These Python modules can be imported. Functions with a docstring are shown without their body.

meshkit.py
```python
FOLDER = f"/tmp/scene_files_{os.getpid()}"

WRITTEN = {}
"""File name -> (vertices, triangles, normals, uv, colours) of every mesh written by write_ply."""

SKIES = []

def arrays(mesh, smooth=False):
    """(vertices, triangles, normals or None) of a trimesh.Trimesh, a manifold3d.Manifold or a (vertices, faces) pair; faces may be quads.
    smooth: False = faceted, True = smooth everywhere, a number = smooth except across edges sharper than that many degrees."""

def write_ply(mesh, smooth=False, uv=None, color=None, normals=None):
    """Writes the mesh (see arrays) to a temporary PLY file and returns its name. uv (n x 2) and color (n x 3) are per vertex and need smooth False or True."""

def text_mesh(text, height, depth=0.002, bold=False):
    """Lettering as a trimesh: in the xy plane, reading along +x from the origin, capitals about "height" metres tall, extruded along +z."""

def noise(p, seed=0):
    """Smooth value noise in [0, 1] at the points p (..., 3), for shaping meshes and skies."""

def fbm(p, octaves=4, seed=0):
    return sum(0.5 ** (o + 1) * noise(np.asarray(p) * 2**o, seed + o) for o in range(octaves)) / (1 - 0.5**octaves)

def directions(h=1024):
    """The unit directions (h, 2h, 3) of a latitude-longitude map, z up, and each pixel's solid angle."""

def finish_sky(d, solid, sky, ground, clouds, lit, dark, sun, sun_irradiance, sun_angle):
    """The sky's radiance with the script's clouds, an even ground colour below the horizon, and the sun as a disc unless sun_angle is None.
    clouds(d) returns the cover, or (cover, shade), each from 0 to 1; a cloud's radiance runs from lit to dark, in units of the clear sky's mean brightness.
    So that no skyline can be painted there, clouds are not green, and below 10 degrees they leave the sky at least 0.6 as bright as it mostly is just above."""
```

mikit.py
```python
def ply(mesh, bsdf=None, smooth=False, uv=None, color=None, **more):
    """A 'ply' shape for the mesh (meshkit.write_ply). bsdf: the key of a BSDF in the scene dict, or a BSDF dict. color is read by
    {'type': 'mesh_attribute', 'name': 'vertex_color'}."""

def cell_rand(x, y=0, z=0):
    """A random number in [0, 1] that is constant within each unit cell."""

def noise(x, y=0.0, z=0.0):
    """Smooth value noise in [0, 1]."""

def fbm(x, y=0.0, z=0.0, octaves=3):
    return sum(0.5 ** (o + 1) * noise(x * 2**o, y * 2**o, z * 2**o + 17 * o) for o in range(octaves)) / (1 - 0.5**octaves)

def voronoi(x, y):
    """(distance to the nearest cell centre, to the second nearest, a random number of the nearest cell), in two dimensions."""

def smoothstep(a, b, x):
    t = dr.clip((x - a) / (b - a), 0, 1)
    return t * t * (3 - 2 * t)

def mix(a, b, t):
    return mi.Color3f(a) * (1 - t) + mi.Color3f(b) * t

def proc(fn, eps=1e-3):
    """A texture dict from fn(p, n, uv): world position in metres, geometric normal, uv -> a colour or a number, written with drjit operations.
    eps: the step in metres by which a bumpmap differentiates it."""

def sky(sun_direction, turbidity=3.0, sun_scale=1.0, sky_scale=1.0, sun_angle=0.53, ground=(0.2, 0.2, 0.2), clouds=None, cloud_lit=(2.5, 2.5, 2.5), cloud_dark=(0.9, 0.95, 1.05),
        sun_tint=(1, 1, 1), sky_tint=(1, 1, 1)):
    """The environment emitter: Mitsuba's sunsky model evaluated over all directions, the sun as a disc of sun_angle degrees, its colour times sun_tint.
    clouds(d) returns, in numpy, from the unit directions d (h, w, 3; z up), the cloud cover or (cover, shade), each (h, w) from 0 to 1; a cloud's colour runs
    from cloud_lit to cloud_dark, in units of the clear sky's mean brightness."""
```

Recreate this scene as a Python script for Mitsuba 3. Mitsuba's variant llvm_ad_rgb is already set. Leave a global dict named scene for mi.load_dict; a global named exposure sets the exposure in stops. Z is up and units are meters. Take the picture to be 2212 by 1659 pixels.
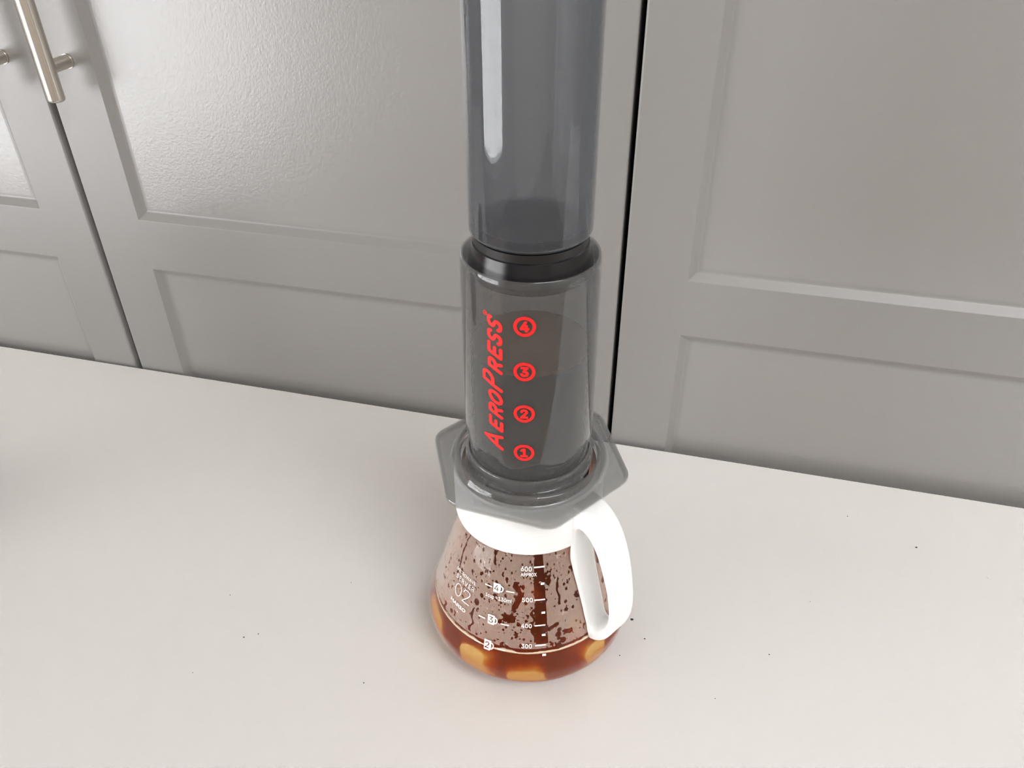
import math, glob, random
import numpy as np, trimesh, shapely
import mitsuba as mi, drjit as dr
import manifold3d as m3
from manifold3d import Manifold, CrossSection
from shapely import affinity
from shapely.geometry import Polygon, LineString, Point, MultiPolygon
from shapely.ops import unary_union
from scipy.interpolate import PchipInterpolator
import mikit, meshkit
T = mi.ScalarTransform4f
random.seed(7)
rng = np.random.default_rng(7)
scene, labels = {}, {}

# ------------------------------------------------------------------ camera, light, exposure
exposure = 0.0
FOC, PITCH, ROLL = 1742.7, 0.6183, 0.0069
EYE = np.array([-0.0091, -0.3412, 0.4298])
_c, _s = math.cos(PITCH), math.sin(PITCH)
FWD, DWN = np.array([0, _c, -_s]), np.array([0, -_s, -_c])
UP = -(-math.sin(ROLL) * np.array([1.0, 0, 0]) + math.cos(ROLL) * DWN)
scene['camera'] = {'type': 'perspective', 'fov': math.degrees(2 * math.atan(1106 / FOC)), 'fov_axis': 'x', 'near_clip': 0.01, 'far_clip': 50,
                   'to_world': T().look_at(origin=EYE.tolist(), target=(EYE + FWD).tolist(), up=UP.tolist())}
# daylight: bright curtained windows to the left and to the right behind the camera, and a ceiling light
DAY_LEFT, LAMP = [6.4, 6.45, 6.55], [9.6, 9.65, 9.7]

# the room is turned 14.6 degrees against the camera: a runs along the cabinet fronts, b towards them
PSI = 0.2549
TA, NB = np.array([math.cos(PSI), -math.sin(PSI), 0]), np.array([math.sin(PSI), math.cos(PSI), 0])
ROOM = np.eye(4); ROOM[:3, 0], ROOM[:3, 1] = TA, NB
ROOM_T = T(ROOM.tolist())
DOOR_B = 0.1948                                   # the plane of the door fronts
FLOOR, CEIL = -0.90, 1.65
A0, A1, B0, B1 = -2.8, 2.5, -2.9, 0.80

# ------------------------------------------------------------------ helpers
def numbered(name):
    if name not in used: used.add(name); return name
    k = 1
    while f'{name}_{k:03d}' in used: k += 1
    used.add(f'{name}_{k:03d}'); return f'{name}_{k:03d}'
used = set()

def obj(name, mesh, bsdf, parent=None, smooth=35, label=None, category=None, group=None, kind=None, **more):
    key = numbered((parent + '__' if parent else '') + name)
    scene[key] = mikit.ply(mesh, bsdf, smooth=smooth, **more)
    tag(key, label, category, group, kind)
    return key

def tag(key, label=None, category=None, group=None, kind=None):
    d = {k: v for k, v in dict(label=label, category=category, group=group, kind=kind).items() if v}
    if d: labels[key] = d
    return key

def thing(name, label, category, group=None):
    return tag(numbered(name), label, category, group)

def tm(M):
    if isinstance(M, trimesh.Trimesh): return M
    m = M.to_mesh()
    return trimesh.Trimesh(np.array(m.vert_properties[:, :3], float), np.array(m.tri_verts), process=False)

def room(mesh):
    mesh = tm(mesh).copy(); mesh.apply_transform(ROOM); return mesh

def box(x0, x1, y0, y1, z0, z1):
    return Manifold.cube([x1 - x0, y1 - y0, z1 - z0]).translate([x0, y0, z0])

def rbox(x0, x1, y0, y1, z0, z1, r=.002, seg=8):
    s = Manifold.sphere(r, seg * 2)
    return Manifold.batch_hull([s.translate([x, y, z]) for x in (x0 + r, x1 - r) for y in (y0 + r, y1 - r) for z in (z0 + r, z1 - r)])

def lathe(loop, seg=192, rfun=None):
    """closed mesh of a closed (r, z) loop, given counter-clockwise in the (r, z) plane; points with r = 0 are poles. rfun(theta, k) overrides the radius"""
    loop = np.asarray(loop, float); n = len(loop)
    th = np.arange(seg) * 2 * np.pi / seg
    rr = np.repeat(loop[:, :1], seg, 1)
    if rfun is not None: rr = rfun(th, rr, loop)
    V = np.stack([rr * np.cos(th), rr * np.sin(th), np.repeat(loop[:, 1:], seg, 1)], -1).reshape(-1, 3)
    i, j = np.meshgrid(np.arange(n), np.arange(seg), indexing='ij')
    i2, j2 = (i + 1) % n, (j + 1) % seg
    a, b, c, d = i * seg + j, i * seg + j2, i2 * seg + j2, i2 * seg + j
    F = np.concatenate([np.stack([a, b, c], -1).reshape(-1, 3), np.stack([a, c, d], -1).reshape(-1, 3)])
    m = trimesh.Trimesh(V, F, process=False)
    m.merge_vertices(digits_vertex=9)
    m.update_faces(m.nondegenerate_faces()); m.remove_unreferenced_vertices()
    if m.volume < 0: m.invert()
    return m

def lathe_open(poly, **k):
    """profile from the axis to the axis (r = 0 at both ends)"""
    return lathe(poly, **k)

def sweep(path, sect, closed_ends=True, ups=None):
    """sweep of a closed 2-D section (n x 2) along a path; frame from the given sideways vector"""
    P = np.asarray(path, float); t = np.gradient(P, axis=0); t /= np.linalg.norm(t, axis=1)[:, None]
    side = np.tile(np.asarray(ups, float), (len(P), 1)); nrm = np.cross(side, t); nrm /= np.linalg.norm(nrm, axis=1)[:, None]
    side = np.cross(t, nrm)
    S = np.asarray(sect, float); n = len(S)
    if S.ndim == 2: S = np.repeat(S[None], len(P), 0); 
    n = S.shape[1]
    V = (P[:, None] + S[:, :, :1] * side[:, None] + S[:, :, 1:] * nrm[:, None]).reshape(-1, 3)
    F = []
    for i in range(len(P) - 1):
        for j in range(n):
            a, b, c, d = i * n + j, i * n + (j + 1) % n, (i + 1) * n + (j + 1) % n, (i + 1) * n + j
            F += [[a, b, c], [a, c, d]]
    V = np.vstack([V, P[0], P[-1]]); k0 = len(P) * n; e = (len(P) - 1) * n
    for j in range(n):
        F += [[k0, (j + 1) % n, j], [k0 + 1, e + j, e + (j + 1) % n]]
    m = trimesh.Trimesh(V, np.array(F), process=False)
    if m.volume < 0: m.invert()
    return m

def spline(pts, n=60):
    from scipy.interpolate import CubicSpline
    pts = np.asarray(pts, float); d = np.r_[0, np.cumsum(np.linalg.norm(np.diff(pts, axis=0), axis=1))]
    return CubicSpline(d, pts)(np.linspace(0, d[-1], n))

def chaikin(pts, n=2, closed=False):
    p = np.asarray(pts, float)
    for _ in range(n):
        q = np.roll(p, -1, 0) if closed else p[1:]; a = p if closed else p[:-1]
        r = np.stack([.75 * a + .25 * q, .25 * a + .75 * q], 1).reshape(-1, p.shape[1])
        p = r if closed else np.vstack([p[:1], r, p[-1:]])
    return p

# ------------------------------------------------------------------ materials
def rgb(*c): return {'type': 'rgb', 'value': [float(x) for x in (c if len(c) == 3 else c * 3)]}
def srgb(r, g, b):
    return [((x / 255 + .055) / 1.055) ** 2.4 if x > 10.3 else x / 255 / 12.92 for x in (r, g, b)]
def principled(col, rough=.5, **k):
    return {'type': 'principled', 'base_color': col if isinstance(col, dict) else rgb(*col), 'roughness': rough, **k}
def two(b): return {'type': 'twosided', 'b': b}

DOOR_COL = [.258, .252, .245]
scene['door_paint'] = two(principled(DOOR_COL, .36, specular=.6))
def peel(p, n, uv):
    a = p.x * TA[0] + p.y * TA[1]
    return mikit.noise(a * 800, p.z * 800, 3) * .6 + mikit.noise(a * 1500, p.z * 1500, 9) * .4
scene['door_panel_paint'] = two({'type': 'bumpmap', 'scale': .00006, 'arbitrary': mikit.proc(peel, eps=2e-4), 'bsdf': principled(DOOR_COL, .27, specular=1.0)})
def table_col(p, n, uv):
    v = mikit.fbm(p.x * 9, p.y * 9, p.z * 9, 3)
    return mikit.mix([.720, .709, .692], [.745, .734, .717], v)
scene['table_white'] = two(principled(mikit.proc(table_col), .42, specular=.35))
scene['carcass_grey'] = two(principled([.33, .321, .312], .4))
scene['brushed_metal'] = two(principled([.70, .66, .60], .24, metallic=1.0))
scene['wall_paint'] = two({'type': 'diffuse', 'reflectance': rgb(.68, .66, .63)})
scene['ceiling_paint'] = two({'type': 'diffuse', 'reflectance': rgb(.80, .79, .77)})
def floor_col(p, n, uv):
    a, b = p.x * TA[0] + p.y * TA[1], p.x * NB[0] + p.y * NB[1]
    g = mikit.fbm(a * 3, b * 60, 1.0, 3); k = mikit.cell_rand(dr.floor(a / .9), dr.floor(b / .14), 5)
    return mikit.mix([.20, .14, .095], [.34, .25, .17], g * .6 + k * .4)
scene['floor_wood'] = two(principled(mikit.proc(floor_col), .45))
scene['frame_white'] = two(principled([.8, .8, .79], .4))
scene['white_plastic'] = two(principled([.88, .89, .895], .22, specular=.5))
scene['rubber_black'] = two({'type': 'roughplastic', 'diffuse_reflectance': rgb(.004, .004, .006), 'alpha': .06, 'int_ior': 1.5})
scene['cap_black'] = two(principled([.010, .010, .011], .4))
scene['print_red'] = two(principled(srgb(236, 38, 40), .35))
scene['print_white'] = two(principled([.88, .88, .87], .5))
scene['grit_dark'] = two(principled([.05, .035, .025], .7))
scene['slurry_dark'] = two(principled([.020, .013, .011], .5))
scene['bloom_brown'] = two(principled([.30, .165, .095], .7))
scene['ice_white'] = two(principled([.55, .55, .53], .35))
scene['foam_beige'] = two(principled([.74, .62, .46], .6))
scene['smoke_sheet'] = {'type': 'thindielectric', 'int_ior': 1.39}
scene['glass_sheet'] = {'type': 'thindielectric', 'int_ior': 1.15}
scene['soft_sheet'] = {'type': 'thindielectric', 'int_ior': 1.04}
scene['liquid_sheet'] = {'type': 'thindielectric', 'int_ior': 1.04}
scene['drop_water'] = {'type': 'dielectric', 'int_ior': 1.33}
def medium(sig, alb, g=None):
    k = max(sig); d = {'type': 'homogeneous', 'scale': float(k), 'sigma_t': rgb(*[x / k for x in sig]), 'albedo': rgb(*alb)}
    if g is not None: d['phase'] = {'type': 'hg', 'g': g}
    return d
SMOKE = medium([355, 344, 330], [.20, .225, .26])
SMOKE_PALE = medium([250, 250, 250], [.28, .285, .29])
HAZY = medium([390, 382, 380], [.385, .385, .38])
COFFEE = medium([95, 370, 950], [.60, .13, .04])
FOG = medium([5200, 5200, 5200], [.98, .915, .86])

# ------------------------------------------------------------------ the room
def slab(name, x0, x1, y0, y1, z0, z1, mat):
    k = obj(name, room(box(x0, x1, y0, y1, z0, z1)), mat, smooth=False); tag(k, kind='structure'); return k
slab('floor', A0 - .1, A1 + .1, B0 - .1, B1 + .1, FLOOR - .1, FLOOR, 'floor_wood')
slab('ceiling', A0 - .1, A1 + .1, B0 - .1, B1 + .1, CEIL, CEIL + .1, 'ceiling_paint')
slab('wall_back', A0 - .1, A1 + .1, B1, B1 + .1, FLOOR, CEIL, 'wall_paint')
slab('wall_front', A0 - .1, A1 + .1, B0 - .1, B0, FLOOR, CEIL, 'wall_paint')
slab('wall_right', A1, A1 + .1, B0, B1, FLOOR, CEIL, 'wall_paint')
slab('wall_left', A0 - .1, A0, B0, B1, FLOOR, CEIL, 'wall_paint')
# the corner to the left of the camera is cut off by a wall with a wide window, its blind lit by the day
CORNER = ROOM @ trimesh.transformations.translation_matrix([-2.14, -1.48, 0]) @ trimesh.transformations.rotation_matrix(math.atan2(-.824, .568) + math.pi, [0, 0, 1])
WIN = (-.96, .94, -.69, .75)                   # along the wall, and in height
def corner(mesh):
    mesh = tm(mesh).copy(); mesh.apply_transform(CORNER); return mesh
tag(obj('wall_corner', corner(box(-1.62, 1.62, 0, .1, FLOOR, CEIL) - box(WIN[0], WIN[1], -1, 1, WIN[2], WIN[3])), 'wall_paint', smooth=False), kind='structure')
fr = box(WIN[0], WIN[1], .02, .08, WIN[2], WIN[3]) - box(WIN[0] + .05, WIN[1] - .05, -1, 1, WIN[2] + .05, WIN[3] - .05)
w1 = obj('window_1', corner(fr), 'frame_white', smooth=False, kind='structure')
pane = trimesh.Trimesh(np.array([[WIN[0], .085, WIN[2]], [WIN[1], .085, WIN[2]], [WIN[1], .085, WIN[3]], [WIN[0], .085, WIN[3]]]), np.array([[0, 1, 2], [0, 2, 3]]), process=False)
if pane.face_normals[0][1] > 0: pane.invert()
obj('lit_blind', corner(pane), {'type': 'diffuse', 'reflectance': rgb(.5)}, w1, smooth=False, emitter={'type': 'area', 'radiance': rgb(*DAY_LEFT)})

# ceiling lamp: a flat oblong opal panel to the right of the camera
LX, LY, LW, LH = 1.25, -1.10, 1.80, .85
k = thing('ceiling_lamp', 'flat oblong opal ceiling lamp to the right above the table', 'lamp')
obj('rim', room(box(LX - LW / 2 - .02, LX + LW / 2 + .02, LY - LH / 2 - .02, LY + LH / 2 + .02, CEIL - .05, CEIL - .001) - box(LX - LW / 2, LX + LW / 2, LY - LH / 2, LY + LH / 2, CEIL - .1, CEIL - .01)), 'frame_white', k, smooth=False)
obj('diffuser', room(box(LX - LW / 2 + .001, LX + LW / 2 - .001, LY - LH / 2 + .001, LY + LH / 2 - .001, CEIL - .045, CEIL - .015)), {'type': 'diffuse', 'reflectance': rgb(.5)}, k, smooth=False, emitter={'type': 'area', 'radiance': rgb(*LAMP)})

# ------------------------------------------------------------------ cabinets
Z0D, Z1D = FLOOR + .10, 1.45
_f = np.radians(np.linspace(0, 42, 8)); _g = np.radians(np.linspace(42, 0, 14))
PROF = [(-.0008, -.0004)] + [(-.0008 + .0010 * math.sin(x), .0010 * (1 - math.cos(x))) for x in _f]
PROF += [(.0068 - .0036 * math.sin(x), .0054 - .0036 * (1 - math.cos(x))) for x in _g] + [(.0084, .0054), (.0084, .03)]
def loft(rects):
    """closed mesh of stacked rectangles ((x0, x1, z0, z1), y) from front to back"""
    V, F = [], []
    for (x0, x1, z0, z1), y in rects: V += [[x0, y, z0], [x1, y, z0], [x1, y, z1], [x0, y, z1]]
    n = len(rects)
    for i in range(n - 1):
        for j in range(4):
            a, b, c, d = 4 * i + j, 4 * i + (j + 1) % 4, 4 * i + 4 + (j + 1) % 4, 4 * i + 4 + j
            F += [[a, b, c], [a, c, d]]
    e = 4 * n - 4
    F += [[0, 2, 1], [0, 3, 2], [e, e + 1, e + 2], [e, e + 2, e + 3]]
    m = trimesh.Trimesh(np.array(V, float), np.array(F), process=False)
    if m.volume < 0: m.invert()
    return Manifold(m3.Mesh(vert_properties=np.asarray(m.vertices, np.float32), tri_verts=np.asarray(m.faces, np.uint32)))
def inset(r, d): return (r[0] + d, r[1] - d, r[2] + d, r[3] - d)
def make_door(cab, x0, x1, handle_s, handle_label=None):
    """shaker door with an upper and a lower recessed panel; y = 0 is the front"""
    st = .0458
    R = (x0, x1, Z0D, Z1D)
    outer = loft([(inset(R, .0016 * (1 - math.sin(x))), .0016 * (1 - math.cos(x))) for x in np.linspace(0, math.pi / 2, 9)] + [(R, .0180)])
    panels = [(x0 + st, x1 - st, .1549, Z1D - st), (x0 + st, x1 - st, Z0D + st, .1089)]
    for P in panels: outer = outer - loft([(inset(P, i), d) for i, d in PROF])
    door = obj('door', room(outer.translate([0, DOOR_B, 0])), 'door_paint', cab, smooth=False)
    for P in panels:
        q = inset(P, .0083)
        obj('panel', room(box(q[0], q[1], DOOR_B + .0054, DOOR_B + .0140, q[2], q[3])), 'door_panel_paint', door, smooth=False)
    if handle_s is None: return
    h = .0228; zl, zh = .2560, .72; rb = .0061; zp = (.2795, .70)
    # bar with rounded ends
    pr = [(0, zl)] + [(rb - .0022 + .0022 * math.sin(t), zl + .0022 - .0022 * math.cos(t)) for t in np.linspace(0, math.pi / 2, 6)]
    pr += [(rb, z) for z in np.linspace(zl + .01, zh - .01, 12)]
    pr += [(rb - .0022 + .0022 * math.cos(t), zh - .0022 + .0022 * math.sin(t)) for t in np.linspace(0, math.pi / 2, 6)] + [(0, zh)]
    bar = lathe(pr, seg=48); bar.apply_translation([handle_s, DOOR_B - h, 0])
    hk = obj('handle', room(bar), 'brushed_metal', door, label='brushed steel bar handle')
    for z in zp:
        p = trimesh.creation.cylinder(.0048, h - .0015, sections=40); p.apply_transform(trimesh.transformations.rotation_matrix(math.pi / 2, [1, 0, 0]))
        p.apply_translation([handle_s, DOOR_B - h / 2 - .0006, z])
        f = trimesh.creation.cylinder(.0052, .0012, sections=40); f.apply_transform(trimesh.transformations.rotation_matrix(math.pi / 2, [1, 0, 0])); f.apply_translation([handle_s, DOOR_B - .0007, z])
        # handle is already a sub-part: posts join it as further sub-parts of the door
        obj('handle_post', room(trimesh.util.concatenate([p, f])), 'brushed_metal', door)
def carcass(cab, x0, x1):
    y0 = DOOR_B + .0205; t = .018
    M = box(x0, x1, y0, B1 - .01, Z0D, Z1D) - box(x0 + t, x1 - t, y0 - 1, B1 - .03, Z0D + t, Z1D - t)
    M = M + box(x0 + .03, x1 - .03, y0 + .05, B1 - .03, FLOOR, Z0D)
    obj('body', room(M), 'carcass_grey', cab, smooth=False)
D1, D2, D3 = (-.8755, -.4303), (-.4247, .0209), (.0247, .4703)
c1 = thing('tall_cabinet', 'tall grey cabinet with two shaker doors and brushed bar handles, left behind the table', 'cabinet')
carcass(c1, D1[0] + .002, D2[1] - .0015)
make_door(c1, *D1, -.4580)
make_door(c1, *D2, -.4002)
c2 = thing('tall_cabinet', 'tall grey cabinet with a single shaker door, right behind the table', 'cabinet')
carcass(c2, D3[0] + .0015, D3[1] - .002)
make_door(c2, *D3, None)

# ------------------------------------------------------------------ unseen dark pot, shape guessed, added outside the frame to cast the left-edge shadow
scene['enamel_dark'] = two(principled([.16, .12, .11], .4))
k = thing('added_canister', 'low dark brown enamel pot added out of view at the left to cast its shadow', 'added_canister')
def at_left(m): m.apply_translation([-.4530, .098, .0003]); return m
obj('body', at_left(lathe([(0, 0), (.044, 0), (.046, .002), (.046, .072), (.044, .075), (0, .075)], seg=96)), 'enamel_dark', k)
obj('lid', at_left(lathe([(0, .0755), (.0463, .0755), (.0468, .077), (.0468, .085), (.044, .088), (.012, .090), (.007, .092), (.011, .097), (.009, .100), (0, .101)], seg=96)), 'enamel_dark', k)

# ------------------------------------------------------------------ table
k = thing('table', 'white matt table holding the carafe and coffee press', 'table')
ta, tb = np.array([-1.15, .19587]), np.array([1.05, .18600])      # back edge (a, b)
TH = .028; FR = -.188
S = Polygon([(ta[0], FR), (tb[0], FR), tb, ta])
top = trimesh.creation.extrude_polygon(S.buffer(-.0012), TH, engine='earcut'); top.apply_translation([0, 0, -TH])
lev = []
for d, z in [(.0012, -TH), (.0004, -TH + .0003), (0, -TH + .0012), (0, -.0012), (.0004, -.0003), (.0012, 0)]:
    lev.append((np.array(S.buffer(-d, join_style='mitre').exterior.coords)[:4], z))
V = np.vstack([np.c_[c, np.full(4, z)] for c, z in lev]); F = []
for i in range(len(lev) - 1):
    for j in range(4):
        a, b, c, d = 4 * i + j, 4 * i + (j + 1) % 4, 4 * i + 4 + (j + 1) % 4, 4 * i + 4 + j
        F += [[a, b, c], [a, c, d]]
e = len(V) - 4; F += [[0, 2, 1], [0, 3, 2], [e, e + 1, e + 2], [e, e + 2, e + 3]]
top = trimesh.Trimesh(V, np.array(F), process=False)
if top.volume < 0: top.invert()
obj('tabletop', room(top), 'table_white', k, smooth=40)
for x in (-1.08, .98):
    for y in (FR + .06, .12):
        obj('leg', room(rbox(x - .025, x + .025, y - .025, y + .025, FLOOR, -TH, .003)), 'frame_white', k)

# ------------------------------------------------------------------ coffee press
press = thing('coffee_press', 'smoke grey plastic coffee press with red lettering, standing on the white carafe collar', 'coffee press')
RC = .0338
_wz = np.array([(-142.2, 161.2), (-135.1, 160.2), (-127.6, 161.7), (-121, 160.4), (-114, 157.2), (-108.2, 156.1), (-99.8, 157.1), (-92.6, 158.5), (-84.6, 160.1), (-80, 159.8), (-70.6, 158), (-61.4, 157.2), (-52.5, 158.2), (-40.5, 159.7), (-27.8, 161.4)])
def wave(th):
    d = (np.degrees(th) + 180) % 360 - 180
    far = 159 + 2.2 * np.cos(np.radians((d + 84) * 8))
    w = np.interp(d, _wz[:, 0], _wz[:, 1])
    ins = (d > -142) & (d < -28)
    return np.where(ins, w, far) / 1000
BORE = .0298
zc = np.r_[np.linspace(.1405, .150, 6), np.linspace(.1515, .1665, 31), np.linspace(.170, .255, 12), [.259, .2610, .2618]]
loop = [(BORE, .1430), (BORE, .1400), (.0316, .1400)] + [(.0322, z) for z in zc[:-3]] + [(.0333, .2590), (.0331, .2618), (.0328, .2631), (.0323, .2636), (.0317, .2634), (.0313, .2627), (.0302, .2560), (BORE, .2500)]
loop += [(BORE, z) for z in np.linspace(.245, .148, 8)]
def chamber_r(th, rr, lp):
    out = rr.copy()
    for i, (r, z) in enumerate(lp):
        if abs(r - .0322) < 1e-9 and z < .258:
            s = np.clip((z - wave(th) + .0011) / .0022, 0, 1); s = s * s * (3 - 2 * s)
            top = RC - (RC - .0333) * np.clip((z - .20) / .058, 0, 1)
            out[i] = .0322 + (top - .0322) * s
    return out
chamber = obj('chamber', lathe(loop, seg=288, rfun=chamber_r), 'smoke_sheet', press, smooth=50, interior=SMOKE_PALE, label='smoke grey cylinder with red print')

# flange: rounded hexagon plate, raised ring, four slots
AP, RCN, ROT = .0498, .0111, math.radians(10.78)
def hex_loop(d):
    a, rc = AP - d, RCN - d; out = []
    for kk in range(6):
        c = (a - rc) / math.cos(math.pi / 6); th = ROT + math.pi / 6 + kk * math.pi / 3
        for u in np.linspace(-math.pi / 6, math.pi / 6, 12): out.append([c * math.cos(th) + rc * math.cos(th + u), c * math.sin(th) + rc * math.sin(th + u)])
    return np.array(out)
ZF0, ZF1 = .1368, .1400
levs = [(.0013, ZF0 - .0010), (.0004, ZF0 - .0006), (0, ZF0 + .0003), (0, ZF1 - .0016), (.0005, ZF1 - .0005), (.0016, ZF1)]
V = np.vstack([np.c_[hex_loop(d), np.full(72, z)] for d, z in levs]); F = []
for i in range(len(levs) - 1):
    for j in range(72):
        a, b, c, d = 72 * i + j, 72 * i + (j + 1) % 72, 72 * i + 72 + (j + 1) % 72, 72 * i + 72 + j
        F += [[a, b, c], [a, c, d]]
V = np.vstack([V, [[0, 0, ZF0 - .0010], [0, 0, ZF1]]]); e = 72 * (len(levs) - 1)
for j in range(72): F += [[len(V) - 2, (j + 1) % 72, j], [len(V) - 1, e + j, e + (j + 1) % 72]]
plate = trimesh.Trimesh(V, np.array(F), process=False)
if plate.volume < 0: plate.invert()
def mani(m): 
    m = m.copy(); m.merge_vertices()
    return Manifold(m3.Mesh(vert_properties=np.asarray(m.vertices, np.float32), tri_verts=np.asarray(m.faces, np.uint32)))
up_ = chaikin([(.0327, .1489), (.0337, .1490), (.0341, .1470), (.0345, .1444), (.0356, .1428), (.0370, .1426), (.0382, .1441), (.0394, .1448), (.0407, .1442), (.0417, .1420), (.0427, .1404), (.0440, .1399), (.0456, .1398)], 2)
dn_ = chaikin([(.0456, .1383), (.0432, .1380), (.0412, .1383), (.0400, .1404), (.0394, .1418), (.0384, .1410), (.0366, .1400), (.0340, .1402), (.0327, .1412)], 2)
under = Manifold.extrude(CrossSection([hex_loop(.0026)]), .02).translate([0, 0, ZF1 - .0024 - .02])
flange = mani(plate) - under - Manifold.cylinder(.1, .0440, .0440, 160).translate([0, 0, .10])
flange = flange + mani(lathe(np.vstack([up_, dn_]), seg=160))
for c in (-107, -16, 74, 167):
    cut = Manifold.revolve(CrossSection([[(.0349, .12), (.0376, .12), (.0376, .16), (.0349, .16)]]), 160, 46).rotate([0, 0, c - 23])
    flange = flange - cut
obj('flange', tm(flange), 'smoke_sheet', press, smooth=32, interior=HAZY, label='hexagonal smoke grey flange with a raised ring')
# black filter cap under the flange
cap = lathe([(0, .1225), (.0322, .1225), (.0334, .1240), (.0336, .1355), (.0328, .1362), (.0312, .1396), (0, .1396)], seg=128)
obj('filter_cap', cap, 'cap_black', press)

# plunger
RP, RPI = .0285, .0264
pl = [(RP - .0030 * (1 - math.sin(t)), .2738 + .0030 * (1 - math.cos(t))) for t in np.linspace(.35, math.pi / 2, 8)]
loop = [(0, .2738)] + pl + [(RP, z) for z in np.linspace(.285, .392, 12)] + [(.0283, .3935), (.0270, .3935)] + [(RPI, z) for z in np.linspace(.390, .2830, 12)] + [(.0262, .2800), (.0252, .2786), (0, .2784)]
plunger = obj('plunger', lathe(loop, seg=224), 'smoke_sheet', press, smooth=45, interior=SMOKE, label='smoke grey plunger tube pulled up out of the chamber')
loop = [(.0287, .3935), (.0400, .3935), (.0408, .3945), (.0400, .3955), (.0287, .3955)]
obj('grip_rim', lathe(loop, seg=96), 'smoke_sheet', plunger, smooth=40, interior=SMOKE)
neck = lathe([(0, .2685), (.0266, .2685), (.0266, .2734), (0, .2734)], seg=128)
obj('neck', neck, 'cap_black', plunger)
seal = lathe([(0, .2545), (.0284, .2545), (.0292, .2555), (.02955, .2570), (.0294, .2585), (.0287, .2630), (.0279, .2670), (.0273, .2690), (.0266, .2695), (.0240, .2690), (0, .2690)], seg=160)
obj('rubber_seal', seal, 'rubber_black', plunger, label='glossy black rubber seal')

# coffee being pressed
col = thing('coffee_in_chamber', 'dark coffee filling the lower half of the press chamber', 'coffee')
obj('liquid', lathe([(0, .1402), (.0292, .1402), (.02935, .143), (.02935, .2118), (0, .2118)], seg=128), 'slurry_dark', col)
obj('crust', lathe([(0, .2119), (.02930, .2119), (.0293, .2142), (.0270, .2148), (0, .2146)], seg=128), 'bloom_brown', col, label='brown crust of coffee grounds')

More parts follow.
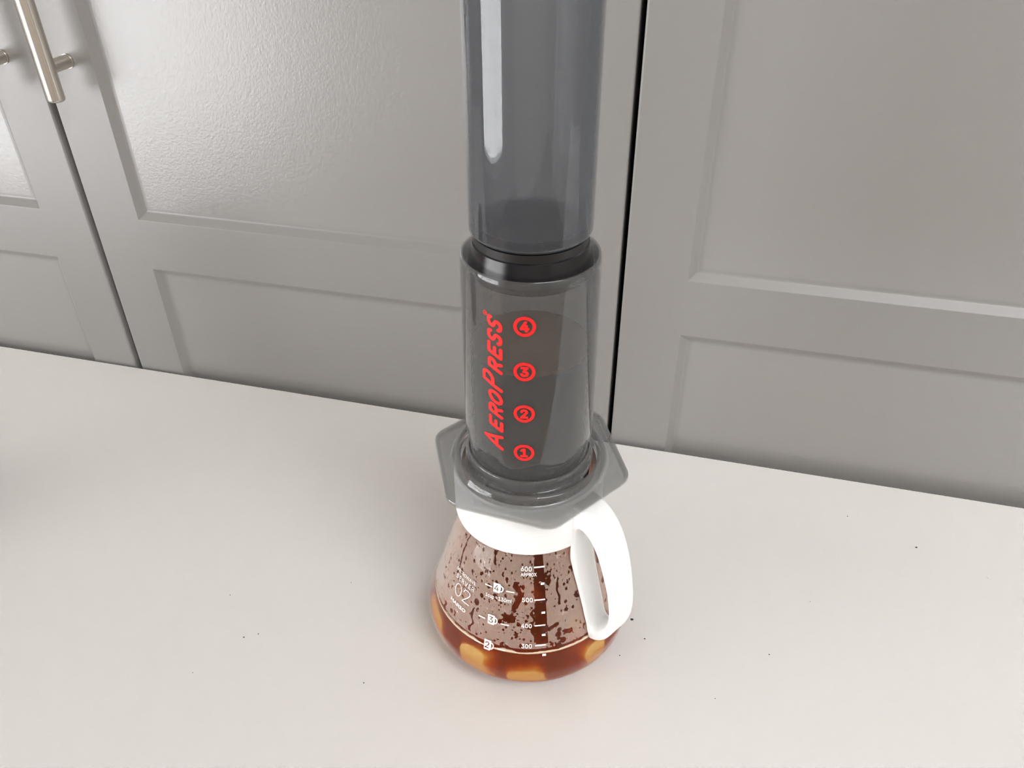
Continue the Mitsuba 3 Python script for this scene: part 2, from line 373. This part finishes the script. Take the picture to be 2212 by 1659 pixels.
# ------------------------------------------------------------------ lettering
FONT = glob.glob('/opt/blender-*/*/datafiles/fonts/Inter.woff2')[0]
def text_poly(text, height, bold=0):
    from PIL import Image, ImageDraw, ImageFont
    font = ImageFont.truetype(FONT, 192)
    x0, y0, x1, y1 = font.getbbox(text, anchor='ls', stroke_width=bold)
    im = Image.new('L', (x1 - x0 + 8, y1 - y0 + 8))
    ImageDraw.Draw(im).text((4 - x0, 4 - y0), text, 255, font, anchor='ls', stroke_width=bold)
    on = np.pad(np.asarray(im) > 127, ((0, 0), (1, 1))).astype(np.int8)
    rows, st = np.nonzero(np.diff(on, axis=1) == 1); en = np.nonzero(np.diff(on, axis=1) == -1)[1]
    sh = shapely.union_all(shapely.box(st, -rows - 1, en, -rows)).buffer(.7).buffer(-.7).simplify(.6)
    s = height / 140.0
    g = affinity.affine_transform(sh, [s, 0, 0, s, -4 * s, (4 - y0) * s])
    return affinity.translate(g, -g.bounds[0], 0)
def fit_w(g, w):
    b = g.bounds; return affinity.scale(g, w / (b[2] - b[0]), 1, origin=(0, 0))
def strokes(lines, w, shear=0.0):
    g = unary_union([LineString([(x + shear * y, y) for x, y in l]).buffer(w / 2, quad_segs=6) for l in lines]); return g
def polys(g): return [p for p in getattr(g, 'geoms', [g]) if isinstance(p, Polygon) and p.area > 0]
def print_mesh(g, mapping, depth=.00010, step=.0012):
    """flat print: the outline cut into narrow strips, extruded by the ink's thickness and laid on a curved surface"""
    out = []
    for p in polys(g):
        x0, y0, x1, y1 = p.bounds; ax = mapping[0]
        lo, hi = (x0, x1) if ax == 'x' else (y0, y1)
        nn = max(1, int(math.ceil((hi - lo) / step)))
        for i in range(nn):
            a, b = lo + (hi - lo) * i / nn, lo + (hi - lo) * (i + 1) / nn
            cut = shapely.box(a, y0 - 1, b, y1 + 1) if ax == 'x' else shapely.box(x0 - 1, a, x1 + 1, b)
            for q in polys(p.intersection(cut) if nn > 1 else p):
                if q.area < 1e-12: continue
                out.append(trimesh.creation.extrude_polygon(q, depth, engine='earcut'))
    m = trimesh.util.concatenate(out); m.vertices = mapping[1](m.vertices); return m
def on_chamber(th0, z0):
    """letters upright: x along the circumference"""
    t0 = math.radians(th0)
    def f(v):
        th, r = t0 + v[:, 0] / RC, RC + .00006 + v[:, 2]
        r = r - (RC - .0333) * np.clip((z0 + v[:, 1] - .20) / .058, 0, 1)
        return np.stack([r * np.cos(th), r * np.sin(th), z0 + v[:, 1]], 1)
    return 'x', f
def up_chamber(th0):
    """letters run upwards: x is the height z in metres, y turns to the left"""
    t0 = math.radians(th0)
    def f(v):
        th, r = t0 - v[:, 1] / RC, RC + .00006 + v[:, 2]
        r = r - (RC - .0333) * np.clip((v[:, 0] - .20) / .058, 0, 1)
        return np.stack([r * np.cos(th), r * np.sin(th), v[:, 0]], 1)
    return 'y', f
SH = .50; SW = 1.95
def arc(cx, cy, rx, ry, a0, a1, n=10): return [(cx + rx * math.cos(math.radians(a)), cy + ry * math.sin(math.radians(a))) for a in np.linspace(a0, a1, n)]
def L_E(x): return [[(x + 4.6, 1), (x, 1), (x, 7.3), (x + 4.4, 7.3)], [(x, 4.2), (x + 3.6, 4.2)]], SH
def L_R(x): return [[(x, .9), (x, 7.3), (x + 2.6, 7.3)] + arc(x + 2.6, 5.6, 1.8, 1.7, 90, -90) + [(x, 3.9)], [(x + 2.4, 3.9), (x + 4.3, .9)]], SH
def L_O(x): return [arc(x + 2.9, 4.15, 2.75, 3.2, 0, 360, 28)], SH
def L_S(x): return [chaikin([(x + 4.5, 6.2), (x + 3.9, 7.3), (x + 1.2, 7.3), (x + .4, 5.9), (x + .9, 4.6), (x + 3.6, 3.8), (x + 4.3, 2.4), (x + 3.6, 1.0), (x + .9, 1.0), (x + .2, 2.1)], 3).tolist()], SH
def L_P(x): return [[(x, .9), (x, 10.7), (x + 3.0, 10.7)] + arc(x + 3.0, 8.1, 2.3, 2.6, 90, -90) + [(x, 5.5)]], SH
def L_A(x): return [[(x, .9), (x + 6.0, 10.7), (x + 7.4, .9)], [(x + 2.0, 3.9), (x + 6.9, 3.9)]], 0
word = [L_A(169), L_E(180), L_R(188.3), L_O(195.2), L_P(204.3), L_R(214.6), L_E(222.6), L_S(229.6), L_S(236.8)]
for (ln, sh) in word:
    g = affinity.scale(strokes(ln, SW, sh), .001, .001, origin=(0, 0))
    obj('red_letter', print_mesh(g, up_chamber(-113.3)), 'print_red', chamber, smooth=False)
g = Point(0, 0).buffer(1.25).difference(Point(0, 0).buffer(.85)).union(affinity.translate(text_poly('R', 1.0, 10), -.4, -.5))
g = affinity.translate(affinity.scale(g, .001, .001, origin=(0, 0)), .2453, .0092)
obj('registered_mark', print_mesh(g, up_chamber(-113.3)), 'print_red', chamber, smooth=False)
for s, zc_ in (('4', .2420), ('3', .2177), ('2', .1933), ('1', .1689)):
    d = text_poly(s, .0048, 13); b = d.bounds
    d = affinity.translate(d, -(b[0] + b[2]) / 2, -(b[1] + b[3]) / 2)
    if s == '1': d = d.union(shapely.box(-.0014, b[1] - (b[1] + b[3]) / 2, .0016, b[1] - (b[1] + b[3]) / 2 + .0009))
    g = Point(0, 0).buffer(.0052, quad_segs=24).difference(Point(0, 0).buffer(.00357, quad_segs=24)).union(d)
    obj('level_mark', print_mesh(g, on_chamber(-95.7, zc_)), 'print_red', chamber, smooth=False)

# ------------------------------------------------------------------ carafe
carafe = thing('glass_carafe', 'round glass carafe with white collar, handle and white measuring marks, holding iced coffee', 'carafe')
ZK = [0, .003, .008, .014, .0215, .028, .036, .05, .065, .085, .105, .112, .134]
RK = [.0470, .0492, .0537, .0586, .0624, .0628, .0604, .0553, .0508, .0442, .0372, .0366, .0364]
RG = PchipInterpolator(ZK, RK)
WALL = .0007
def rin(z): return RG(z) - WALL
zo = np.r_[np.linspace(.0022, .036, 30), np.linspace(.039, .133, 36)]
zi = np.r_[np.linspace(.133, .039, 36), np.linspace(.036, .0065, 26)]
gl = [(0, .0016), (.034, .0014), (.0420, .0002), (.0455, .0001), (.0480, .0010)] + [(float(RG(z)), z) for z in zo] + [(.0358, .1338), (.0347, .1338)] + [(float(rin(z)), z) for z in zi] + [(.0470, .0047), (.0430, .0040), (0, .0038)]
body = obj('glass_body', lathe(gl, seg=224), 'glass_sheet', carafe, smooth=40)

# collar and handle, one white moulding each
cl = [(.0374, .1040), (.0412, .1036), (.0418, .1042), (.0421, .1060), (.0420, .128), (.0416, .1345), (.0406, .1362), (.0385, .1366), (.0374, .1360)]
collar = obj('collar', lathe(cl, seg=192), 'white_plastic', carafe, smooth=40, label='white plastic collar')
PH = math.radians(-46)
eP, nP = np.array([math.cos(PH), math.sin(PH), 0]), np.array([-math.sin(PH), math.cos(PH), 0])
out_ = [(.0395, .1345), (.0480, .1335), (.0545, .1305), (.0605, .1245), (.0655, .1155), (.0697, .1035), (.0727, .0895), (.0745, .0770), (.0745, .0660), (.0722, .0560), (.0682, .0475), (.0632, .0420), (.0580, .0395), (.0545, .0400)]
inn_ = [(.0545, .0400), (.0520, .0500), (.0470, .0660), (.0420, .0830), (.0375, .1000), (.0375, .1100), (.0375, .1345)]
po = chaikin(out_, 3); pi_ = np.array(inn_)
hole = chaikin([(.0425, .1100), (.0428, .1165), (.0455, .1195), (.0500, .1185), (.0545, .1150), (.0593, .1070), (.0642, .0940), (.0672, .0840), (.0692, .0720), (.0690, .0620), (.0660, .0540), (.0615, .0490), (.0580, .0478), (.0560, .0500), (.0542, .0570), (.0500, .0710), (.0460, .0850), (.0432, .0980)], 2, closed=True)
HP = Polygon(np.vstack([po, pi_[1:]])).buffer(0)
HO = Polygon(hole)
W2 = .0085
RB = .0026
def resample(loop, n):
    p = np.vstack([loop, loop[:1]]); d = np.r_[0, np.cumsum(np.linalg.norm(np.diff(p, axis=0), axis=1))]
    t = np.linspace(0, d[-1], n, endpoint=False); return np.stack([np.interp(t, d, p[:, 0]), np.interp(t, d, p[:, 1])], 1)
def rounded_slab(loop, sign, n=220):
    """the outline as a slab of thickness 2 W2 whose edges are rounded off (sign 1) or flared (sign -1)"""
    q = resample(loop, n); a = Polygon(q)
    if not a.exterior.is_ccw: q = q[::-1]
    t = np.roll(q, -1, 0) - np.roll(q, 1, 0); t = t + .5 * (np.roll(t, 1, 0) + np.roll(t, -1, 0)); t /= np.linalg.norm(t, axis=1)[:, None]
    nrm = np.stack([t[:, 1], -t[:, 0]], 1)
    ang = np.linspace(0, math.pi / 2, 7)
    lv = [(RB * (1 - math.cos(x)), W2 - RB + RB * math.sin(x)) for x in ang]
    if sign < 0: lv = lv + [(RB + .001, W2 + .001)]
    lv = [(d, -t_) for d, t_ in lv[::-1]] + lv
    V = np.vstack([np.c_[q - sign * d * nrm, np.full(n, t_)] for d, t_ in lv]); F = []
    for i in range(len(lv) - 1):
        j = np.arange(n); j2 = (j + 1) % n
        a_, b_, c_, d_ = n * i + j, n * i + j2, n * i + n + j2, n * i + n + j
        F += [np.stack([a_, b_, c_], 1), np.stack([a_, c_, d_], 1)]
    for base, flip in ((0, True), (n * (len(lv) - 1), False)):
        tri = trimesh.creation.triangulate_polygon(Polygon(V[base:base + n, :2]), engine='earcut')[1] % n + base
        e1, e2 = V[tri[:, 1]] - V[tri[:, 0]], V[tri[:, 2]] - V[tri[:, 0]]; up = e1[:, 0] * e2[:, 1] - e1[:, 1] * e2[:, 0] > 0
        tri = np.where((up == flip)[:, None], tri[:, ::-1], tri); F.append(tri)
    return Manifold(m3.Mesh(vert_properties=V.astype(np.float32), tri_verts=np.concatenate(F).astype(np.uint32)))
HM = rounded_slab(np.array(HP.buffer(-.0032, quad_segs=12).buffer(.0032, quad_segs=12).exterior.coords)[:-1], 1) - rounded_slab(hole, -1)
hm = tm(HM)
v = hm.vertices; hm.vertices = v[:, :1] * eP + v[:, 2:3] * (-nP) + np.outer(v[:, 1], [0, 0, 1])
if hm.volume < 0: hm.invert()
hmM = mani(hm) - Manifold.cylinder(.2, .04155, .04155, 160)
hmM = hmM - mani(lathe([(0, .001)] + [(float(RG(z)) + .0004, z) for z in np.linspace(.002, .1035, 60)] + [(0, .1035)], seg=160))
obj('handle', tm(hmM), 'white_plastic', carafe, smooth=40, label='white plastic loop handle')

# white print on the glass: x along the circumference, y up along the wall
def on_glass(th0, z0):
    t0 = math.radians(th0); r0 = float(RG(z0))
    def f(v):
        z = z0 + v[:, 1] / 1.07; th = t0 + v[:, 0] / r0; r = RG(z) + .00005 + v[:, 2]
        return np.stack([r * np.cos(th), r * np.sin(th), z], 1)
    return 'x', f
def arcw(t0, t1, z): return math.radians(t1 - t0) * float(RG(z))
def put(name, g, th, z): obj(name, print_mesh(g, on_glass(th, z), .00008, .004), 'print_white', body, smooth=False)
for s, t0, t1, zb, h, tick in (('600', -96.9, -88.6, .0913, .00265, (-87.03, -78.66, .09334)), ('500', -95.3, -88.1, .0735, .00265, (-87.24, -79.94, .07454)),
                               ('400', -95.3, -88.9, .0575, .0027, (-87.24, -80.55, .05882)), ('300', -94.95, -88.9, .0450, .0026, (-87.1, -80.87, .04643))):
    put('volume_number', fit_w(text_poly(s, h, 5), arcw(t0, t1, zb)), t0, zb)
    put('tick_mark', shapely.box(0, -.00045, arcw(tick[0], tick[1], tick[2]), .00045), tick[0], tick[2])
put('approx_word', fit_w(text_poly('APPROX', .0019, 5), arcw(-96.8, -85.05, .0885)), -96.8, .0885)
for t0, t1, z in ((-82.43, -79.74, .0839), (-82.7, -80.29, .0666), (-83.02, -80.78, .0526), (-83.23, -81.13, .0405)):
    put('tick_mark', shapely.box(0, -.0007, arcw(t0, t1, z), .0007), t0, z)
def cup(s, t0, tb, t1, zb, h):
    w = arcw(t0, tb, zb + h / 2); hh = h * 1.07
    c = Polygon([(0, hh), (w * .93, hh), (w, hh * .5), (w * .90, 0), (w * .10, 0)]).buffer(-.0003).buffer(.0003)
    dg = text_poly(s, hh * .62, 2); b = dg.bounds; dg = affinity.translate(dg, w * .46 - (b[0] + b[2]) / 2, hh * .5 - (b[1] + b[3]) / 2)
    he = affinity.translate(affinity.scale(Point(0, 0).buffer(1), arcw(tb, t1, zb), hh * .36), w * .93, hh * .5)
    hi = affinity.translate(affinity.scale(Point(0, 0).buffer(1), arcw(tb, t1, zb) * .62, hh * .24), w * .93, hh * .5)
    put('cup_mark', c.difference(dg).union(he.difference(hi).difference(c)), t0, zb)
for s, d0, d1, t0, tb, t1, e0, e1, z, zb, h in (('4', -122.3, -116.8, -116.1, -110.15, -107.6, -106.4, -100.6, .0785, .0762, .0054), ('3', -123, -118.3, -116.9, -111.7, -109.6, -108, -103, .0579, .0557, .0060), ('2', -122.9, -118.6, -116.9, -112.1, -110.2, -108.5, -104.1, .0421, .0396, .0060)):
    cup(s, t0, tb, t1, zb, h)
    for q0, q1 in ((d0, d1), (e0, e1)): put('cup_dash', shapely.box(0, -.0004, arcw(q0, q1, z), .0004), q0, z)
g1 = text_poly('1cup', .0021, 3)
eq = unary_union([shapely.box(0, .0008, .0012, .0011), shapely.box(0, .0014, .0012, .0017), Point(.0003, .0020).buffer(.0002), Point(.0010, .0005).buffer(.0002)])
g2 = text_poly('130ml', .0023, 4)
wt = arcw(-120.6, -101.96, .0719); a_ = fit_w(g1, wt * .34); b_ = fit_w(g2, wt * .50)
put('cup_note', unary_union([a_, affinity.translate(eq, wt * .39, 0), affinity.translate(b_, wt * .50, 0)]), -120.6, .0719)
def spaced(txt, h, w, bold=0):
    gs, x = [], 0
    for ch in txt:
        q = text_poly(ch, h, bold); gs.append((q, x)); x += q.bounds[2] + h * .34
    return fit_w(unary_union([affinity.translate(q, xx, 0) for q, xx in gs]), w)
put('print_line', fit_w(text_poly('MICROWAVE', .0021, 0), arcw(-149.6, -129.5, .0742)), -149.6, .0742)
put('print_line', spaced('SERVER', .0029, arcw(-147.9, -129.8, .0698)), -147.9, .0698)
zero = affinity.translate(affinity.scale(Point(0, 0).buffer(1, quad_segs=24), .0024, .0044), .0026, .0044)
zero = zero.difference(affinity.translate(affinity.scale(Point(0, 0).buffer(1, quad_segs=24), .00195, .00395), .0026, .0044))
two_ = LineString(chaikin([(.0064, .0066), (.0068, .0085), (.0088, .0089), (.0104, .0078), (.0103, .0060), (.0063, .00025)], 3).tolist()).buffer(.00026, cap_style='flat').union(LineString([(.0062, .00025), (.0109, .00025)]).buffer(.00026, cap_style='flat'))
put('print_number', fit_w(unary_union([zero, two_]), arcw(-146.5, -131.6, .0597)), -146.5, .0597)
put('print_line', fit_w(text_poly('HARIO', .0021, 8), arcw(-147.5, -133.2, .0538)), -147.5, .0538)

# ------------------------------------------------------------------ iced coffee
LVL = .0400
def ice_shape(cx, cy, cz, sx, sy, sz, rz, tilt, seed):
    m = tm(rbox(-sx / 2, sx / 2, -sy / 2, sy / 2, -sz / 2, sz / 2, .0070, 10).refine_to_length(.0022))
    m.merge_vertices()
    n = m.vertex_normals; m.vertices = m.vertices + n * ((meshkit.fbm(m.vertices * 130 + seed * 7.3, 3, seed)[:, None] - .5) * .0022)
    R = trimesh.transformations.euler_matrix(tilt[0], tilt[1], rz); m.apply_transform(R); m.apply_translation([cx, cy, cz]); return m
ICES = [(-92, .0488, .0200, .028, .024, .022, 0, (.15, .05), 'ice cube at the front of the carafe, just below the coffee line'),
        (-124, .0490, .0235, .029, .025, .024, .5, (.1, -.15), 'ice cube at the front left of the carafe below the cup marks'),
        (-163, .0490, .0240, .030, .026, .026, .2, (-.2, .1), 'pale ice cube against the left wall of the carafe'),
        (-50, .0488, .0235, .026, .025, .027, .7, (.2, .15), 'ice cube at the right of the carafe below the handle'),
        (-5, .0410, .0250, .024, .022, .022, .3, (-.1, .2), 'ice cube at the far right of the carafe behind the handle'),
        (48, .0400, .0250, .025, .022, .023, .9, (.15, .1), 'ice cube at the back of the carafe'),
        (105, .0400, .0250, .024, .023, .022, .1, (.1, .2), 'ice cube at the back left of the carafe'),
        (-100, .0080, .0230, .026, .024, .024, .6, (.25, -.2), 'ice cube floating in the middle of the carafe')]
cof_prof = [(0, .0046), (.0425, .0048)] + [(float(rin(z)) - .0002, z) for z in np.linspace(.0068, LVL, 24)] + [(0, LVL)]
cof = mani(lathe(cof_prof, seg=192))
inner = mani(lathe([(0, .0056), (.0420, .0058)] + [(float(rin(z)) - .0010, z) for z in np.linspace(.0074, .056, 34)] + [(0, .056)], seg=128))
prev = None
for i, (az, rad, z, sx, sy, sz, rz, tl, lab) in enumerate(ICES):
    a = math.radians(az)
    m = mani(ice_shape(rad * math.cos(a), rad * math.sin(a), z, sx, sy, sz, a + rz, tl, i)) ^ inner
    if prev is not None: m = m - prev
    if i == 7: pass
    prev = m.scale([1, 1, 1]) if prev is None else prev + m
    cof = cof - m
    mm = tm(m); c0 = mm.centroid; mm.vertices = c0 + (mm.vertices - c0) * .985
    obj('ice_cube', mm, 'ice_white', smooth=45, label=lab, category='ice cube', group='ice cubes in the carafe')
obj('iced_coffee', tm(cof), 'liquid_sheet', smooth=45, interior=COFFEE, label='amber brown iced coffee in the lower part of the glass carafe', category='coffee')

# foam ring along the glass
fz = 240; th = np.arange(fz) * 2 * np.pi / fz
nz = meshkit.fbm(np.stack([np.cos(th) * 9, np.sin(th) * 9, th * 0], -1), 4, 3)
ringV, ringF = [], []
ro = float(rin(LVL + .001)) - .0004
for j, t in enumerate(th):
    w = .0010 + .0045 * max(0, nz[j] - .38); h = .0006 + .0016 * nz[j]
    for r, z in ((ro, LVL + .00015), (ro - .0002, LVL + h), (ro - w * .5, LVL + h * .8), (ro - w, LVL + .00015)): ringV.append([r * math.cos(t), r * math.sin(t), z])
for j in range(fz):
    for q in range(4):
        a, b = 4 * j + q, 4 * j + (q + 1) % 4; c, d = 4 * ((j + 1) % fz) + (q + 1) % 4, 4 * ((j + 1) % fz) + q
        ringF += [[a, b, c], [a, c, d]]
fm = trimesh.Trimesh(np.array(ringV), np.array(ringF), process=False)
if fm.volume < 0: fm.invert()
obj('coffee_foam', fm, 'foam_beige', smooth=True, label='thin ring of pale beige foam where the coffee meets the glass', category='foam')

# condensation: a film of mist on the inner wall with clear spots and runs, and drops
NT, NZ = 900, 220
tg = np.linspace(0, 2 * np.pi, NT, endpoint=False); zg = np.linspace(LVL + .0035, .118, NZ + 1)
tt, zz = np.meshgrid(tg, zg[:-1], indexing='ij')
X = np.stack([np.cos(tt) * 45, np.sin(tt) * 45, zz * 1000], -1)          # about millimetres
mask = np.ones((NT, NZ), bool)
nspots = 2600
sa, sz_ = rng.uniform(0, 2 * np.pi, nspots), rng.uniform(LVL, .112, nspots)
sr = np.minimum(.00020 + rng.exponential(.00030, nspots), .0020)
for a, z, r in zip(sa, sz_, sr):
    dz = (zz - z) / (r * rng.uniform(1.0, 1.5)); dt = ((tt - a + np.pi) % (2 * np.pi) - np.pi) * .046 / r
    mask &= (dz * dz + dt * dt) > 1
for a, z1, z2, w in [(math.radians(d), z1, z2, w) for d, z1, z2, w in ((-84, .112, .088, .0016), (-88, .068, .047, .0014), (-99, .084, .066, .0022), (-118, .108, .090, .0013), (-128, .060, .044, .0012), (-70, .085, .068, .0010), (-150, .100, .07, .0012), (-40, .1, .06, .0016), (60, .11, .05, .002), (120, .11, .05, .002), (170, .1, .05, .0016))]:
    wob = (meshkit.noise(np.stack([zz * 260, zz * 0 + a * 9, zz * 0], -1), 5) - .5) * 2.2
    mask &= ~((zz > z2) & (zz < z1) & (np.abs(((tt - a + np.pi) % (2 * np.pi) - np.pi) * .045 / w + wob) < .32 + .55 * meshkit.noise(np.stack([zz * 420, tt * 0 + a, tt * 0], -1), 8)))
# clear strip cut in the mist in place of a dark reflection by the marks
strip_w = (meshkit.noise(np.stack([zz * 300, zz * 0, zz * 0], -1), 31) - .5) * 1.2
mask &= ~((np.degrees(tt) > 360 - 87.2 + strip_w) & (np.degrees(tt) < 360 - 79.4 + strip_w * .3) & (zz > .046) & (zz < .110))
patch = meshkit.fbm(X * .16, 4, 21)
mask &= patch > .31
back = (np.degrees(tt) > 25) & (np.degrees(tt) < 155)
mask &= ~back
def film(mask, r_out, r_in):
    n, mz = mask.shape; P = []
    for rf in (r_out, r_in):
        r = rf(zg); P.append(np.stack([np.cos(tg)[:, None] * r, np.sin(tg)[:, None] * r, np.broadcast_to(zg, (n, mz + 1))], -1).reshape(-1, 3))
    V = np.vstack(P); off = len(P[0]); idx = lambda i, j: (i % n) * (mz + 1) + j
    i, j = np.nonzero(mask)
    a, b, c, d = idx(i, j), idx(i + 1, j), idx(i + 1, j + 1), idx(i, j + 1)
    F = [np.stack([a, b, c], 1), np.stack([a, c, d], 1), off + np.stack([a, c, b], 1), off + np.stack([a, d, c], 1)]
    def wall(sel, p, q):
        p, q = p[sel], q[sel]; F.append(np.stack([q, p, off + p], 1)); F.append(np.stack([q, off + p, off + q], 1))
    mk = np.pad(mask, ((0, 0), (1, 1)))
    wall(~mk[i, j], a, b); wall(~mk[i, j + 2], c, d); wall(~mask[(i + 1) % n, j], b, c); wall(~mask[(i - 1) % n, j], d, a)
    m = trimesh.Trimesh(V, np.concatenate(F), process=False); m.remove_unreferenced_vertices(); return m
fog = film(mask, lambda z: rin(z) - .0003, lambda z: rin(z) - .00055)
back_mask = (np.degrees(tt) > 5) & (np.degrees(tt) < 175) & (meshkit.fbm(X * .11, 4, 55) > .34)  # patchy brown film over the back half of the inner wall
scene_film = film(back_mask, lambda z: rin(z) - .0003, lambda z: rin(z) - .00060)
obj('brown_film', scene_film, 'soft_sheet', carafe, smooth=False, interior=medium([1300, 4200, 7000], [.65, .3, .15]), kind='stuff', label='patchy brown translucent film on the back wall')
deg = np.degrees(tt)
thick = mask & (((deg > 170) & (deg < 246)) | ((deg > 282) & (deg < 350)))  # denser mist at both sides, standing in for bright reflections on the glass
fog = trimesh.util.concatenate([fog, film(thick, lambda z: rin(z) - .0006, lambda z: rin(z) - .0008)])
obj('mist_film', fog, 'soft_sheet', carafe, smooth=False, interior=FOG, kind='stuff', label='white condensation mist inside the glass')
ico = trimesh.creation.icosphere(2)
dl = []
for _ in range(150):
    a, z = math.radians(rng.uniform(-170, -10)), rng.uniform(LVL + .003, .108); r = min(.0003 + rng.exponential(.0003), .0014)
    R_ = float(rin(z)) - .0011 - r * .55
    m = ico.copy(); m.apply_scale([r * .55, r, r * rng.uniform(1, 1.6)]); m.apply_transform(trimesh.transformations.rotation_matrix(a, [0, 0, 1])); m.apply_translation([R_ * math.cos(a), R_ * math.sin(a), z]); dl.append(m)
obj('water_drops', trimesh.util.concatenate(dl), 'drop_water', carafe, smooth=True, kind='stuff', label='clear water drops inside the glass')

# ------------------------------------------------------------------ coffee grounds scattered on the table
CRUMBS = [(.0679, -.0026, .0009, 'largest coffee crumb, right beside the bottom of the white handle'), (.0741, -.0176, .0005, 'small coffee crumb a little in front of the largest one by the handle'), (.0569, -.0297, .0004, 'tiny coffee crumb on the table close to the right front of the carafe'),
          (.2781, .0585, .0007, 'coffee crumb far right on the table, on its own towards the cabinets'), (-.1815, -.0143, .0005, 'left one of the pair of coffee crumbs on the left of the table'), (-.1729, -.0119, .0004, 'right one of the pair of coffee crumbs on the left of the table'),
          (-.206, -.040, .0003, 'tiny speck of coffee on the table, nearest the lower left corner'), (-.12, .03, .0003, 'tiny speck of coffee in the soft shadow left of the carafe'), (.188, .011, .0003, 'tiny speck of coffee in the middle of the right half of the table'),
          (.15, -.03, .0004, 'tiny crumb on the bare table well right of the carafe, below the middle'), (.24, .09, .0004, 'tiny crumb on the table right below the right cabinet door'), (-.10, -.048, .0004, 'tiny crumb on the table at the front left of the carafe'),
          (.11, -.06, .0003, 'tiny speck nearest the front edge, right of the carafe'), (.315, .03, .0003, 'tiny speck nearest the right edge of the picture'), (-.20, .02, .0003, 'tiny speck on the far left of the table behind the crumb pair')]
for x, y, r, lab in CRUMBS:
    m = trimesh.creation.icosphere(1); m.vertices *= 1 + .3 * (rng.random((len(m.vertices), 1)) - .5); m.apply_scale([r, r * .8, r * .5]); m.apply_translation([x, y, r * .45])
    obj('coffee_crumb', m, 'grit_dark', smooth=True, label=lab, category='crumb', group='coffee crumbs scattered on the table')
